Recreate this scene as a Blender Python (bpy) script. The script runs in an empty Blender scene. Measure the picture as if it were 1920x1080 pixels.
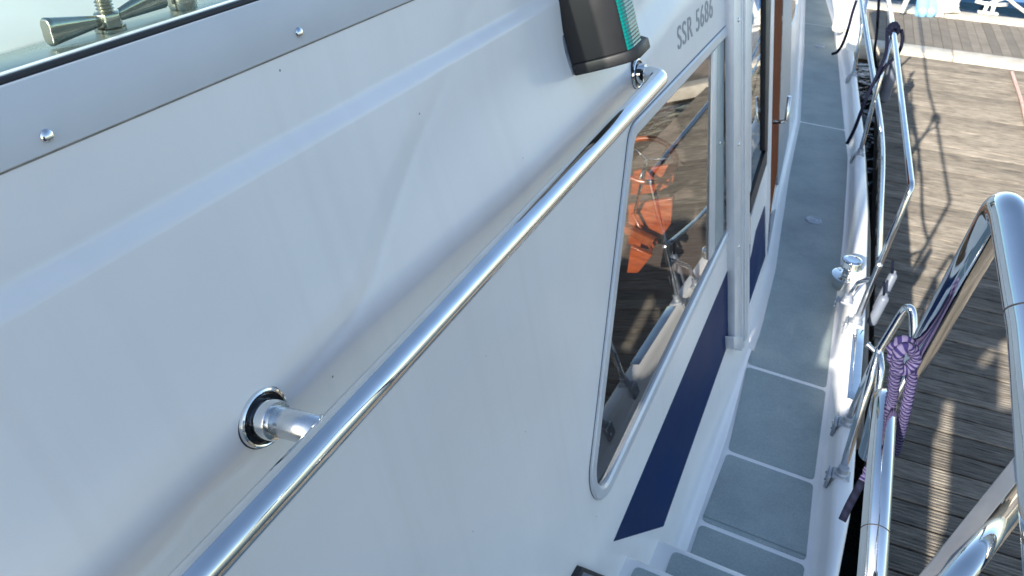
import bpy, bmesh, math, random
import numpy as np
from mathutils import Vector, Matrix
random.seed(7); np.random.seed(7)
SC = bpy.context.scene
COL = SC.collection

# ------------------------------------------------------------------ camera
# boat frame: x to starboard, y forward, z up; side deck at z=0, jetty at z=-0.9
FPX = 1400.0
EYE = np.array([0.0, 0.0, 1.9])
def _n(v): return v / np.linalg.norm(v)
_zd = _n(np.array([905 - 960, 2500 - 540, FPX]))
_yb = np.array([1810 - 960, -436 - 540, FPX]); _yb = _n(_yb - _zd * (_yb @ _zd))
_Z = -_zd; _Y = _yb; _X = np.cross(_Y, _Z)
ROT = np.array([_X, _Y, _Z])
cam_d = bpy.data.cameras.new('camera'); cam = bpy.data.objects.new('camera', cam_d); COL.objects.link(cam)
cr = ROT @ np.array([1, 0, 0]); cu = ROT @ np.array([0, -1, 0]); cb = ROT @ np.array([0, 0, -1])
M = Matrix.Identity(4)
for i in range(3):
    M[i][0] = cr[i]; M[i][1] = cu[i]; M[i][2] = cb[i]; M[i][3] = EYE[i]
cam.matrix_world = M
cam_d.sensor_width = 36; cam_d.lens = FPX / 1920 * 36
cam_d.clip_start = 0.02; cam_d.clip_end = 3000
cam_d.dof.use_dof = True; cam_d.dof.focus_distance = 0.8; cam_d.dof.aperture_fstop = 17.0
SC.camera = cam

# ------------------------------------------------------------------ light
SUN_EL, SUN_AZ = math.radians(24.3), math.radians(10.0)      # light travels 10 deg to starboard of dead ahead
w = bpy.data.worlds.new('World'); SC.world = w; w.use_nodes = True
nt = w.node_tree; nt.nodes.clear()
sky = nt.nodes.new('ShaderNodeTexSky'); sky.sky_type = 'NISHITA'; sky.sun_disc = False
sky.sun_elevation = SUN_EL
sky.sun_rotation = math.radians(180) + SUN_AZ
sky.air_density = 1.0; sky.dust_density = 0.6; sky.ozone_density = 1.3
bg = nt.nodes.new('ShaderNodeBackground'); bg.inputs['Strength'].default_value = 0.122
out = nt.nodes.new('ShaderNodeOutputWorld')
nt.links.new(sky.outputs[0], bg.inputs[0]); nt.links.new(bg.outputs[0], out.inputs[0])
sd_ = bpy.data.lights.new('sun', 'SUN'); sun = bpy.data.objects.new('sun', sd_); COL.objects.link(sun)
sd_.energy = 5.0; sd_.angle = math.radians(0.53); sd_.color = (1.0, 0.93, 0.83)
SDIR = Vector((math.sin(SUN_AZ) * math.cos(SUN_EL), math.cos(SUN_AZ) * math.cos(SUN_EL), -math.sin(SUN_EL)))
sun.rotation_euler = SDIR.to_track_quat('-Z', 'Y').to_euler()
SC.view_settings.view_transform = 'Standard'; SC.view_settings.look = 'None'
SC.view_settings.gamma = 1; SC.view_settings.exposure = 1.27
SC.view_settings.use_curve_mapping = False

# ------------------------------------------------------------------ pixel -> place on a known plane
TH = math.radians(11.5)                                       # tumblehome of the cabin side
NW = np.array([math.cos(TH), 0, math.sin(TH)])                # outward normal of the cabin side
WD = np.array([math.sin(TH), 0, -math.cos(TH)])               # down the cabin side
def ray(px, py): return ROT @ np.array([px - 960, py - 540, FPX])
def az(px, py, z): r = ray(px, py); return EYE + r * ((z - EYE[2]) / r[2])
def ax(px, py, x): r = ray(px, py); return EYE + r * (x / r[0])
def ay(px, py, y): r = ray(px, py); return EYE + r * (y / r[1])
def ad(px, py, d): return EYE + ray(px, py) * d / FPX
def aw(px, py, off=0.0): r = ray(px, py); return EYE + r * ((-0.54 + off) / (r @ NW))
P0 = EYE + NW * (-0.54)
def wall(y, z, off=0.0):                                      # point of the cabin side at (y, z)
    s = (P0[2] - z) / -WD[2]
    return np.array([0, y, 0]) + P0 * np.array([1, 0, 1]) + WD * s + NW * off
XB_Y = [-2, 2.6, 3.1, 3.5, 4.1, 4.94, 6.42, 8.14, 9.6]
XB_X = [-.1645, -.1645, -.195, -.24, -.305, -.375, -.58, -.83, -1.1]
def xb(y): return float(np.interp(y, XB_Y, XB_X))
KT = math.tan(TH)
def ac(px, py, off=0.0):                                      # point of the curved house side forward of the door
    r = ray(px, py); a, b = 0.02, 0.05
    f = lambda t: (EYE + r * t)[0] - (xb((EYE + r * t)[1]) - KT * (EYE + r * t)[2] + off)
    lo = 0.0; hi = None
    for t in np.linspace(0.0, 0.02, 4000)[1:]:
        if f(t) * f(lo if lo else 1e-6) < 0: hi = t; break
        lo = t
    if hi is None: return EYE + r * 0.005
    for _ in range(40):
        m = (lo + hi) / 2
        if f(m) * f(hi) > 0: hi = m
        else: lo = m
    return EYE + r * hi

# ------------------------------------------------------------------ materials
def mat(name, col, rough=0.4, metal=0.0, coat=0.0, coat_r=0.05, spec=0.5):
    m = bpy.data.materials.new(name); m.use_nodes = True
    b = m.node_tree.nodes['Principled BSDF']
    b.inputs['Base Color'].default_value = (*col, 1); b.inputs['Roughness'].default_value = rough
    b.inputs['Metallic'].default_value = metal; b.inputs['Coat Weight'].default_value = coat
    b.inputs['Coat Roughness'].default_value = coat_r; b.inputs['Specular IOR Level'].default_value = spec
    return m
def nodes(m): return m.node_tree.nodes, m.node_tree.links, m.node_tree.nodes['Principled BSDF']
def N(ns, t, **kw):
    n = ns.new(t)
    for k, v in kw.items():
        if k.startswith('i_'):
            n.inputs[k[2:].replace('_', ' ')].default_value = v
        else: setattr(n, k, v)
    return n
def ramp(ns, stops):
    r = ns.new('ShaderNodeValToRGB'); e = r.color_ramp.elements
    while len(e) < len(stops): e.new(0.5)
    for el, (p, c) in zip(e, stops): el.position = p; el.color = (*c, 1)
    return r
def vary(m, c1, c2, scale=8, detail=4, rough=None, bump=0.0, bscale=60, coords='Object', stretch=(1, 1, 1), bdist=0.002):
    ns, ln, b = nodes(m)
    tc = ns.new('ShaderNodeTexCoord'); mp = ns.new('ShaderNodeMapping'); mp.inputs['Scale'].default_value = stretch
    ln.new(tc.outputs[coords], mp.inputs[0])
    n = N(ns, 'ShaderNodeTexNoise', i_Scale=scale, i_Detail=detail); ln.new(mp.outputs[0], n.inputs['Vector'])
    r = ramp(ns, [(0.3, c1), (0.7, c2)]); ln.new(n.outputs[0], r.inputs[0]); ln.new(r.outputs[0], b.inputs['Base Color'])
    if rough:
        mr = N(ns, 'ShaderNodeMapRange'); mr.inputs[3].default_value = rough[0]; mr.inputs[4].default_value = rough[1]
        ln.new(n.outputs[0], mr.inputs[0]); ln.new(mr.outputs[0], b.inputs['Roughness'])
    if bump:
        n2 = N(ns, 'ShaderNodeTexNoise', i_Scale=bscale, i_Detail=3); ln.new(mp.outputs[0], n2.inputs['Vector'])
        bp = N(ns, 'ShaderNodeBump', i_Strength=bump, i_Distance=bdist); ln.new(n2.outputs[0], bp.inputs['Height'])
        ln.new(bp.outputs[0], b.inputs['Normal'])
    return m

def gelcoat():
    m = mat('white_gelcoat', (.78, .79, .80), .42, 0, .34, .10)
    ns, ln, b = nodes(m)
    tc = ns.new('ShaderNodeTexCoord')
    n1 = N(ns, 'ShaderNodeTexNoise', i_Scale=3.0, i_Detail=5); ln.new(tc.outputs['Object'], n1.inputs['Vector'])
    r1 = ramp(ns, [(.35, (.825, .80, .775)), (.65, (.885, .865, .84))]); ln.new(n1.outputs[0], r1.inputs[0])
    # rain streaks: long vertical dirt, very faint
    mp = ns.new('ShaderNodeMapping'); mp.inputs['Scale'].default_value = (1, 40, 1.2); ln.new(tc.outputs['Object'], mp.inputs[0])
    n2 = N(ns, 'ShaderNodeTexNoise', i_Scale=1.0, i_Detail=5); ln.new(mp.outputs[0], n2.inputs['Vector'])
    r2 = ramp(ns, [(.52, (0, 0, 0)), (.85, (.16, .16, .16))]); ln.new(n2.outputs[0], r2.inputs[0])
    mx = N(ns, 'ShaderNodeMix', data_type='RGBA'); ln.new(r2.outputs[0], mx.inputs[0]); ln.new(r1.outputs[0], mx.inputs[6]); mx.inputs[7].default_value = (.60, .57, .52, 1)
    # specks of grime
    vo = N(ns, 'ShaderNodeTexVoronoi', i_Scale=24.0); ln.new(tc.outputs['Object'], vo.inputs['Vector'])
    lt = N(ns, 'ShaderNodeMath', operation='LESS_THAN'); ln.new(vo.outputs['Distance'], lt.inputs[0]); lt.inputs[1].default_value = .032
    sp = ns.new('ShaderNodeSeparateColor'); ln.new(vo.outputs['Color'], sp.inputs[0])
    gt = N(ns, 'ShaderNodeMath', operation='GREATER_THAN'); ln.new(sp.outputs[0], gt.inputs[0]); gt.inputs[1].default_value = .66
    mu = N(ns, 'ShaderNodeMath', operation='MULTIPLY'); ln.new(lt.outputs[0], mu.inputs[0]); ln.new(gt.outputs[0], mu.inputs[1])
    mu2 = N(ns, 'ShaderNodeMath', operation='MULTIPLY'); ln.new(mu.outputs[0], mu2.inputs[0]); mu2.inputs[1].default_value = .75
    mx2 = N(ns, 'ShaderNodeMix', data_type='RGBA'); ln.new(mu2.outputs[0], mx2.inputs[0]); ln.new(mx.outputs[2], mx2.inputs[6]); mx2.inputs[7].default_value = (.05, .045, .04, 1)
    ln.new(mx2.outputs[2], b.inputs['Base Color'])
    # slight orange peel
    n3 = N(ns, 'ShaderNodeTexNoise', i_Scale=18.0, i_Detail=2); ln.new(tc.outputs['Object'], n3.inputs['Vector'])
    bp = N(ns, 'ShaderNodeBump', i_Strength=.10, i_Distance=.004); ln.new(n3.outputs[0], bp.inputs['Height'])
    ln.new(bp.outputs[0], b.inputs['Coat Normal'])
    mr = N(ns, 'ShaderNodeMapRange'); mr.inputs[3].default_value = .06; mr.inputs[4].default_value = .22
    ln.new(n1.outputs[0], mr.inputs[0]); ln.new(mr.outputs[0], b.inputs['Coat Roughness'])
    return m
GEL = gelcoat()
GEL2 = vary(mat('moulded_gelcoat', (.78, .79, .80), .4, 0, .3, .2), (.80, .79, .775), (.86, .85, .835), 4, 5, None, .05, 40)
NAVY = vary(mat('navy_gelcoat', (.008, .014, .07), .45, 0, 0, .06, .08), (.002, .017, .078), (.003, .022, .098), 6, 4, (.35, .5))
HULL = vary(mat('dark_hull', (.012, .016, .035), .3, 0, .4, .1), (.009, .012, .028), (.016, .02, .04), 3, 4, (.2, .45))
CHROME = vary(mat('polished_stainless', (.78, .78, .77), .05, 1.0), (.74, .74, .73), (.82, .82, .81), 30, 4, (.03, .10), .03, 200, bdist=.0005)
SATIN = vary(mat('satin_stainless', (.72, .72, .71), .24, 1.0), (.66, .66, .65), (.78, .78, .77), 60, 4, (.16, .36), .06, 300, bdist=.0005)
ALU = vary(mat('anodised_aluminium', (.50, .53, .57), .36, .25), (.60, .62, .65), (.68, .70, .72), 12, 4, (.28, .44), .03, 200, bdist=.0005)
ALU_F = vary(mat('painted_aluminium', (.60, .62, .64), .5, .0), (.60, .61, .625), (.67, .68, .69), 9, 5, (.35, .5), .05, 150, bdist=.0006)
CAST = vary(mat('cast_alloy', (.38, .41, .45), .45, .6), (.30, .33, .38), (.44, .47, .5), 30, 4, (.35, .6), .2, 120)
RUBBER = vary(mat('black_rubber', (.012, .013, .018), .55), (.009, .010, .014), (.02, .021, .027), 20, 3, (.45, .65))
REFL_GREY = vary(mat('painted_grey_reflection', (.3, .3, .3), .4, .3), (.17, .172, .175), (.23, .23, .23), 20, 6, (.25, .42), .05, 250, bdist=.0005)  # matte grey: a pale reflection put into the colour
STILE = vary(mat('grey_green_stile', (.30, .37, .38), .4, .2), (.26, .33, .34), (.36, .42, .43), 12, 4)
SILL = vary(mat('weathered_sill', (.2, .25, .26), .28, .7), (.14, .19, .20), (.30, .34, .33), 26, 5, (.18, .4), .05, 120)
REFL_DARK = mat('painted_dark_reflection', (.03, .032, .038), .12, .8)  # dark reflection in the flange, put into the colour
SEAL = vary(mat('old_sealant', (.22, .20, .17), .7), (.16, .145, .12), (.30, .28, .25), 60, 4)
BLACKP = vary(mat('black_plastic', (.018, .019, .022), .6), (.008, .009, .011), (.013, .014, .016), 25, 4, (.42, .6), .12, 400, bdist=.0006)
GREYP = vary(mat('chalky_bracket', (.10, .12, .15), .6), (.07, .09, .12), (.26, .30, .34), 38, 6, (.5, .75), .1, 200)
def teak():
    m = mat('varnished_teak', (.22, .07, .025), .75, 0, .0, .08, .04)
    return vary(m, (.15, .038, .012), (.24, .068, .022), 3, 6, None, .05, 60, stretch=(18, 18, 1.5))
TEAK = teak()
ORANGE = vary(mat('red_varnish', (.62, .17, .05), .3, 0, .3, .1), (.19, .040, .012), (.33, .080, .022), 4, 6, None, .05, 60, stretch=(3, 3, 20))
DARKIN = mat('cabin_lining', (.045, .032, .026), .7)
SHADE_NAVY = mat('shade_panel_navy', (.03, .035, .07), .9)  # only on the added shade panel
def nonskid():
    m = mat('grey_nonskid', (.24, .30, .30), .75)
    ns, ln, b = nodes(m)
    tc = ns.new('ShaderNodeTexCoord')
    n = N(ns, 'ShaderNodeTexNoise', i_Scale=5.0, i_Detail=8, i_Roughness=.62); ln.new(tc.outputs['Object'], n.inputs['Vector'])
    r = ramp(ns, [(.3, (.26, .31, .31)), (.55, (.32, .375, .37)), (.75, (.385, .425, .40))]); ln.new(n.outputs[0], r.inputs[0])
    n2 = N(ns, 'ShaderNodeTexNoise', i_Scale=260.0, i_Detail=2); ln.new(tc.outputs['Object'], n2.inputs['Vector'])
    r2 = ramp(ns, [(.35, (.9, .9, .9)), (.65, (1.08, 1.08, 1.08))]); ln.new(n2.outputs[0], r2.inputs[0])
    mx = N(ns, 'ShaderNodeMix', data_type='RGBA', blend_type='MULTIPLY'); mx.inputs[0].default_value = 1; ln.new(r.outputs[0], mx.inputs[6]); ln.new(r2.outputs[0], mx.inputs[7])
    ln.new(mx.outputs[2], b.inputs['Base Color'])
    bp = N(ns, 'ShaderNodeBump', i_Strength=.5, i_Distance=.001); ln.new(n2.outputs[0], bp.inputs['Height']); ln.new(bp.outputs[0], b.inputs['Normal'])
    return m
NONSKID = nonskid()
def glass(name, tint, ior):
    m = bpy.data.materials.new(name); m.use_nodes = True
    ns, ln = m.node_tree.nodes, m.node_tree.links; ns.clear()
    o = ns.new('ShaderNodeOutputMaterial'); t = N(ns, 'ShaderNodeBsdfTransparent'); t.inputs[0].default_value = (*tint, 1)
    g = N(ns, 'ShaderNodeBsdfGlossy'); g.inputs['Roughness'].default_value = .012; g.inputs[0].default_value = (.95, .97, .97, 1)
    fr = N(ns, 'ShaderNodeFresnel'); fr.inputs[0].default_value = ior
    ge = ns.new('ShaderNodeNewGeometry'); inv = N(ns, 'ShaderNodeMath', operation='SUBTRACT'); inv.inputs[0].default_value = 1; ln.new(ge.outputs['Backfacing'], inv.inputs[1])
    mu = N(ns, 'ShaderNodeMath', operation='MULTIPLY'); ln.new(fr.outputs[0], mu.inputs[0]); ln.new(inv.outputs[0], mu.inputs[1])
    mx = ns.new('ShaderNodeMixShader'); ln.new(mu.outputs[0], mx.inputs[0]); ln.new(t.outputs[0], mx.inputs[1]); ln.new(g.outputs[0], mx.inputs[2])
    ln.new(mx.outputs[0], o.inputs[0]); return m
GLASS = glass('tinted_window_glass', (.78, .78, .76), 1.85)
SCREEN = glass('screen_acrylic', (.91, .97, .945), 1.25)
def lens():
    m = mat('green_lens', (.0, .20, .18), .12); b = m.node_tree.nodes['Principled BSDF']
    b.inputs['Transmission Weight'].default_value = .2; b.inputs['IOR'].default_value = 1.45
    return m
LENS = lens()
def decking(name, c0, c1, c2, groove, axis):
    m = mat(name, c1, .8)
    ns, ln, b = nodes(m)
    tc = ns.new('ShaderNodeTexCoord'); oi = ns.new('ShaderNodeObjectInfo')
    ad_ = N(ns, 'ShaderNodeVectorMath', operation='ADD'); sc = N(ns, 'ShaderNodeVectorMath', operation='SCALE'); sc.inputs[3].default_value = 37.0
    cx = ns.new('ShaderNodeCombineXYZ'); ln.new(oi.outputs['Random'], cx.inputs[0]); ln.new(oi.outputs['Random'], cx.inputs[1]); ln.new(oi.outputs['Random'], cx.inputs[2])
    ln.new(cx.outputs[0], sc.inputs[0]); ln.new(tc.outputs['Object'], ad_.inputs[0]); ln.new(sc.outputs[0], ad_.inputs[1])
    mp = ns.new('ShaderNodeMapping'); ln.new(ad_.outputs[0], mp.inputs[0])
    mp.inputs['Scale'].default_value = (4.0, 75, 4) if axis == 'x' else (55, 2.2, 4)
    n = N(ns, 'ShaderNodeTexNoise', i_Scale=1.6, i_Detail=8, i_Roughness=.65); ln.new(mp.outputs[0], n.inputs['Vector'])
    r = ramp(ns, [(.30, c0), (.48, c1), (.70, c2)]); ln.new(n.outputs[0], r.inputs[0])
    n2 = N(ns, 'ShaderNodeTexNoise', i_Scale=5.0, i_Detail=5); ln.new(ad_.outputs[0], n2.inputs['Vector'])
    r2 = ramp(ns, [(.28, (.80, .78, .75)), (.7, (1.10, 1.09, 1.07))]); ln.new(n2.outputs[0], r2.inputs[0])
    mx = N(ns, 'ShaderNodeMix', data_type='RGBA', blend_type='MULTIPLY'); mx.inputs[0].default_value = 1; ln.new(r.outputs[0], mx.inputs[6]); ln.new(r2.outputs[0], mx.inputs[7])
    mr = N(ns, 'ShaderNodeMapRange'); mr.inputs[3].default_value = .72; mr.inputs[4].default_value = 1.18; ln.new(oi.outputs['Random'], mr.inputs[0])
    vm = N(ns, 'ShaderNodeVectorMath', operation='SCALE'); ln.new(mx.outputs[2], vm.inputs[0]); ln.new(mr.outputs[0], vm.inputs[3])
    ln.new(vm.outputs[0], b.inputs['Base Color'])
    bp = N(ns, 'ShaderNodeBump', i_Strength=.8, i_Distance=.003); ln.new(n.outputs[0], bp.inputs['Height']); ln.new(bp.outputs[0], b.inputs['Normal'])
    return m
PLANK = decking('weathered_decking', (.036, .032, .027), (.170, .150, .122), (.295, .262, .216), True, 'x')
WPLANK = decking('grey_boardwalk', (.15, .128, .10), (.205, .178, .142), (.255, .225, .185), False, 'y')
CONC = vary(mat('pale_edging', (.52, .47, .39), .8), (.44, .39, .31), (.60, .55, .46), 7, 6, None, .2, 80)
def water_mat():
    m = mat('harbour_water', (.012, .022, .022), .06)
    ns, ln, b = nodes(m)
    tc = ns.new('ShaderNodeTexCoord'); n = N(ns, 'ShaderNodeTexNoise', i_Scale=3.2, i_Detail=5); ln.new(tc.outputs['Object'], n.inputs['Vector'])
    bp = N(ns, 'ShaderNodeBump', i_Strength=.6, i_Distance=.12); ln.new(n.outputs[0], bp.inputs['Height']); ln.new(bp.outputs[0], b.inputs['Normal'])
    return m
WATER = water_mat()
def rope_mat(name, ca, cb_, freq):
    m = mat(name, ca, .9, 0, 0, .05, .12); ns, ln, b = nodes(m)
    uv = ns.new('ShaderNodeUVMap'); sx = ns.new('ShaderNodeSeparateXYZ'); ln.new(uv.outputs[0], sx.inputs[0])
    m1 = N(ns, 'ShaderNodeMath', operation='MULTIPLY'); ln.new(sx.outputs[1], m1.inputs[0]); m1.inputs[1].default_value = freq
    a = N(ns, 'ShaderNodeMath', operation='ADD'); ln.new(m1.outputs[0], a.inputs[0]); ln.new(sx.outputs[0], a.inputs[1])
    fr = N(ns, 'ShaderNodeMath', operation='FRACT'); ln.new(a.outputs[0], fr.inputs[0])
    r = ramp(ns, [(.44, ca), (.56, cb_)]); ln.new(fr.outputs[0], r.inputs[0]); ln.new(r.outputs[0], b.inputs['Base Color'])
    n = N(ns, 'ShaderNodeTexNoise', i_Scale=900.0); tc = ns.new('ShaderNodeTexCoord'); ln.new(tc.outputs['Object'], n.inputs['Vector'])
    bp = N(ns, 'ShaderNodeBump', i_Strength=.5, i_Distance=.001); ln.new(n.outputs[0], bp.inputs['Height']); ln.new(bp.outputs[0], b.inputs['Normal'])
    return m
ROPE_P = rope_mat('purple_flecked_rope', (.018, .015, .065), (.10, .088, .16), 190)
ROPE_N = rope_mat('navy_rope', (.004, .005, .014), (.007, .009, .022), 60)
HOSE = rope_mat('red_flecked_line', (.70, .66, .60), (.45, .12, .06), 25)
FEND = vary(mat('fender_vinyl', (.12, .14, .18), .4), (.10, .12, .16), (.15, .17, .21), 10)
LBLUE = vary(mat('pale_blue_vinyl', (.22, .50, .78), .4), (.18, .45, .74), (.28, .56, .82), 6)
WPAINT = vary(mat('weathered_white_paint', (.72, .69, .62), .6), (.64, .60, .52), (.78, .75, .69), 14)
CREAM = vary(mat('cream_liner', (.50, .52, .49), .55), (.46, .48, .45), (.53, .55, .52), 7, 5, None, .06, 50)
INK = mat('grey_lettering', (.35, .345, .36), .5)
BRONZE = vary(mat('brassy_clamp', (.46, .43, .33), .2, 1.0), (.36, .35, .29), (.52, .50, .43), 40, 4, (.10, .26), .1, 150)
MOULD = vary(mat('edge_fender_strip', (.10, .085, .075), .65), (.07, .06, .055), (.14, .12, .105), 8, 5, None, .2, 60)

# ------------------------------------------------------------------ mesh helpers
def link(name, me, m, parent=None, smooth=False):
    o = bpy.data.objects.new(name, me); COL.objects.link(o)
    if m: me.materials.append(m)
    if parent: o.parent = parent
    if smooth:
        for p in me.polygons: p.use_smooth = True
    return o
def mesh_obj(name, vs, fs, m, parent=None, smooth=False):
    me = bpy.data.meshes.new(name); me.from_pydata([tuple(map(float, v)) for v in vs], [], fs); me.validate(); me.update()
    bm = bmesh.new(); bm.from_mesh(me); bmesh.ops.recalc_face_normals(bm, faces=bm.faces); bm.to_mesh(me); bm.free()
    return link(name, me, m, parent, smooth)
def tag(o, label=None, cat=None, group=None, kind=None):
    if label: o['label'] = label
    if cat: o['category'] = cat
    if group: o['group'] = group
    if kind: o['kind'] = kind
    return o
def empty(name, loc=(0, 0, 0)):
    o = bpy.data.objects.new(name, None); COL.objects.link(o); o.location = loc; return o
def bev(o, wdt, seg=2):
    md = o.modifiers.new('bevel', 'BEVEL'); md.width = wdt; md.segments = seg; md.limit_method = 'ANGLE'; md.angle_limit = math.radians(40)
    for p in o.data.polygons: p.use_smooth = True
    return o
def fillet(pts, rad, n=8):
    pts = [np.array(p, float) for p in pts]; o = [pts[0]]
    for i in range(1, len(pts) - 1):
        a, b, c = pts[i - 1], pts[i], pts[i + 1]
        r = rad[i] if isinstance(rad, (list, tuple)) else rad
        if r == 0: o.append(b); continue
        u, v = _n(a - b), _n(c - b)
        ang = math.acos(max(-1, min(1, u @ v))); d = min(r / max(math.tan(ang / 2), 1e-3), .49 * np.linalg.norm(a - b), .49 * np.linalg.norm(c - b))
        p, q = b + u * d, b + v * d
        for k in range(n + 1):
            t = k / n; o.append((1 - t) ** 2 * p + 2 * t * (1 - t) * b + t * t * q)
    o.append(pts[-1]); return o
def resample(pts, step):
    o = [np.array(pts[0], float)]
    for a, b in zip(pts[:-1], pts[1:]):
        a, b = np.array(a, float), np.array(b, float); k = max(1, int(np.linalg.norm(b - a) / step))
        for i in range(1, k + 1): o.append(a + (b - a) * i / k)
    return o
def smooth_path(pts, n=10):
    pts = [np.array(p, float) for p in pts]; P = [2 * pts[0] - pts[1]] + pts + [2 * pts[-1] - pts[-2]]; o = []
    for i in range(1, len(P) - 2):
        for k in range(n):
            t = k / n; a, b, c, d = P[i - 1:i + 3]
            o.append(.5 * (2 * b + (c - a) * t + (2 * a - 5 * b + 4 * c - d) * t * t + (3 * b - a - 3 * c + d) * t ** 3))
    o.append(pts[-1]); return o
def sweep(name, pts, r, m, parent=None, seg=24, rfun=None, cap=.0):
    pts = [np.array(p, float) for p in pts]; n = len(pts)
    tan = [_n(pts[min(i + 1, n - 1)] - pts[max(i - 1, 0)]) for i in range(n)]
    up = np.array([0, 0, 1.0]) if abs(tan[0][2]) < .9 else np.array([1.0, 0, 0])
    nx = _n(np.cross(tan[0], up)); L = 0
    vs, fs, uvs = [], [], []; rows = []
    for i in range(n):
        nx = _n(nx - tan[i] * (nx @ tan[i])); ny = np.cross(tan[i], nx)
        if i: L += np.linalg.norm(pts[i] - pts[i - 1])
        row = []
        for k in range(seg):
            a = 2 * math.pi * k / seg; rr = r if rfun is None else rfun(a, L, i / (n - 1))
            row.append(len(vs)); vs.append(pts[i] + (nx * math.cos(a) + ny * math.sin(a)) * rr); uvs.append((k / seg, L))
        rows.append(row)
    me_uv = []
    for i in range(n - 1):
        for k in range(seg):
            k2 = (k + 1) % seg
            fs.append((rows[i][k], rows[i][k2], rows[i + 1][k2], rows[i + 1][k]))
            me_uv += [uvs[rows[i][k]], (uvs[rows[i][k]][0] + 1 / seg, uvs[rows[i][k]][1]), (uvs[rows[i + 1][k]][0] + 1 / seg, uvs[rows[i + 1][k]][1]), uvs[rows[i + 1][k]]]
    fs.append(tuple(rows[0][::-1])); fs.append(tuple(rows[-1]))
    me_uv += [(0, 0)] * (2 * seg)
    me = bpy.data.meshes.new(name); me.from_pydata([tuple(map(float, v)) for v in vs], [], fs)
    ul = me.uv_layers.new(name='UVMap')
    for l, uv in zip(ul.data, me_uv): l.uv = uv
    me.update()
    o = link(name, me, m, parent)
    for p in me.polygons[:-2]: p.use_smooth = True
    return o
def lathe(name, prof, origin, axis, m, parent=None, seg=40):
    axis = _n(np.array(axis, float)); t = np.array([0, 1.0, 0]) if abs(axis[1]) < .9 else np.array([1.0, 0, 0])
    u = _n(np.cross(axis, t)); v = np.cross(axis, u); origin = np.array(origin, float); vs, fs = [], []
    for (r, h) in prof:
        for k in range(seg):
            a = 2 * math.pi * k / seg; vs.append(origin + axis * h + (u * math.cos(a) + v * math.sin(a)) * max(r, 1e-5))
    for i in range(len(prof) - 1):
        for k in range(seg):
            k2 = (k + 1) % seg; fs.append((i * seg + k, i * seg + k2, (i + 1) * seg + k2, (i + 1) * seg + k))
    fs.append(tuple(range(seg))[::-1]); fs.append(tuple((len(prof) - 1) * seg + k for k in range(seg)))
    o = mesh_obj(name, vs, fs, m, parent, True)
    try: o.data.set_sharp_from_angle(angle=math.radians(35))
    except Exception: pass
    return o
def prism(name, front, back, m, parent=None, b=0.0):
    """solid between two matching outlines"""
    n = len(front); vs = list(front) + list(back)
    fs = [tuple(range(n)), tuple(range(2 * n - 1, n - 1, -1))] + [(i, (i + 1) % n, n + (i + 1) % n, n + i) for i in range(n)]
    o = mesh_obj(name, vs, fs, m, parent)
    if b: bev(o, b)
    return o
def ring(name, outer, inner, nrm, h0, h1, m, parent=None, b=0.0):
    n = len(outer); nrm = np.array(nrm)
    A = [p + nrm * h0 for p in outer]; B = [p + nrm * h1 for p in outer]; Cc = [p + nrm * h1 for p in inner]; D = [p + nrm * h0 for p in inner]
    vs = A + B + Cc + D; fs = []
    for i in range(n):
        j = (i + 1) % n
        for a, c in ((0, 1), (1, 2), (2, 3), (3, 0)): fs.append((a * n + i, a * n + j, c * n + j, c * n + i))
    o = mesh_obj(name, vs, fs, m, parent)
    if b: bev(o, b)
    return o
def box(name, lo, hi, m, parent=None, b=0.0, xf=None):
    c = [np.array([(lo, hi)[i & 1][0], (lo, hi)[(i >> 1) & 1][1], (lo, hi)[(i >> 2) & 1][2]], float) for i in range(8)]
    if xf is not None: c = [xf(p) for p in c]
    o = mesh_obj(name, c, [(0, 2, 3, 1), (4, 5, 7, 6), (0, 1, 5, 4), (2, 6, 7, 3), (0, 4, 6, 2), (1, 3, 7, 5)], m, parent)
    if b: bev(o, b)
    return o
def wslab(name, yz, h0, h1, m, parent=None, b=0.0, off=0.0):
    f = [wall(y, z, h1 + off) for y, z in yz]; k = [wall(y, z, h0 + off) for y, z in yz]
    return prism(name, f, k, m, parent, b)
def cslab(name, px, h0, h1, m, parent=None, b=0.0, sub=1):
    """a piece lying on the curved house side, outline given where it shows"""
    q = []
    for (a, c) in zip(px, px[1:] + px[:1]):
        for k in range(sub): q.append((a[0] + (c[0] - a[0]) * k / sub, a[1] + (c[1] - a[1]) * k / sub))
    f = [ac(x, y, h1) for x, y in q]; dx = np.array([-(h1 - h0), 0, -(h1 - h0) * .2])
    return prism(name, f, [p + dx for p in f], m, parent, b)
def screw(parent, p, nrm, r=.0045):
    return lathe('screw', [(r, 0), (r, r * .25), (r * .82, r * .5), (r * .45, r * .68), (0, r * .72)], p, nrm, CHROME, parent, 16)

# ================================================================== THE BOAT
boat = tag(empty('motor_boat', (0, 0, -.9)), 'white motor cruiser with navy stripe lying alongside the weathered wooden jetty', 'boat')
bpy.context.view_layer.update()
class _B: pass
def par(o): return o
# parts are modelled in world coordinates; children of the boat get the inverse offset
def adopt():
    for o in bpy.data.objects:
        if o.parent == boat: o.matrix_parent_inverse = Matrix.Translation((0, 0, .9))

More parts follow.
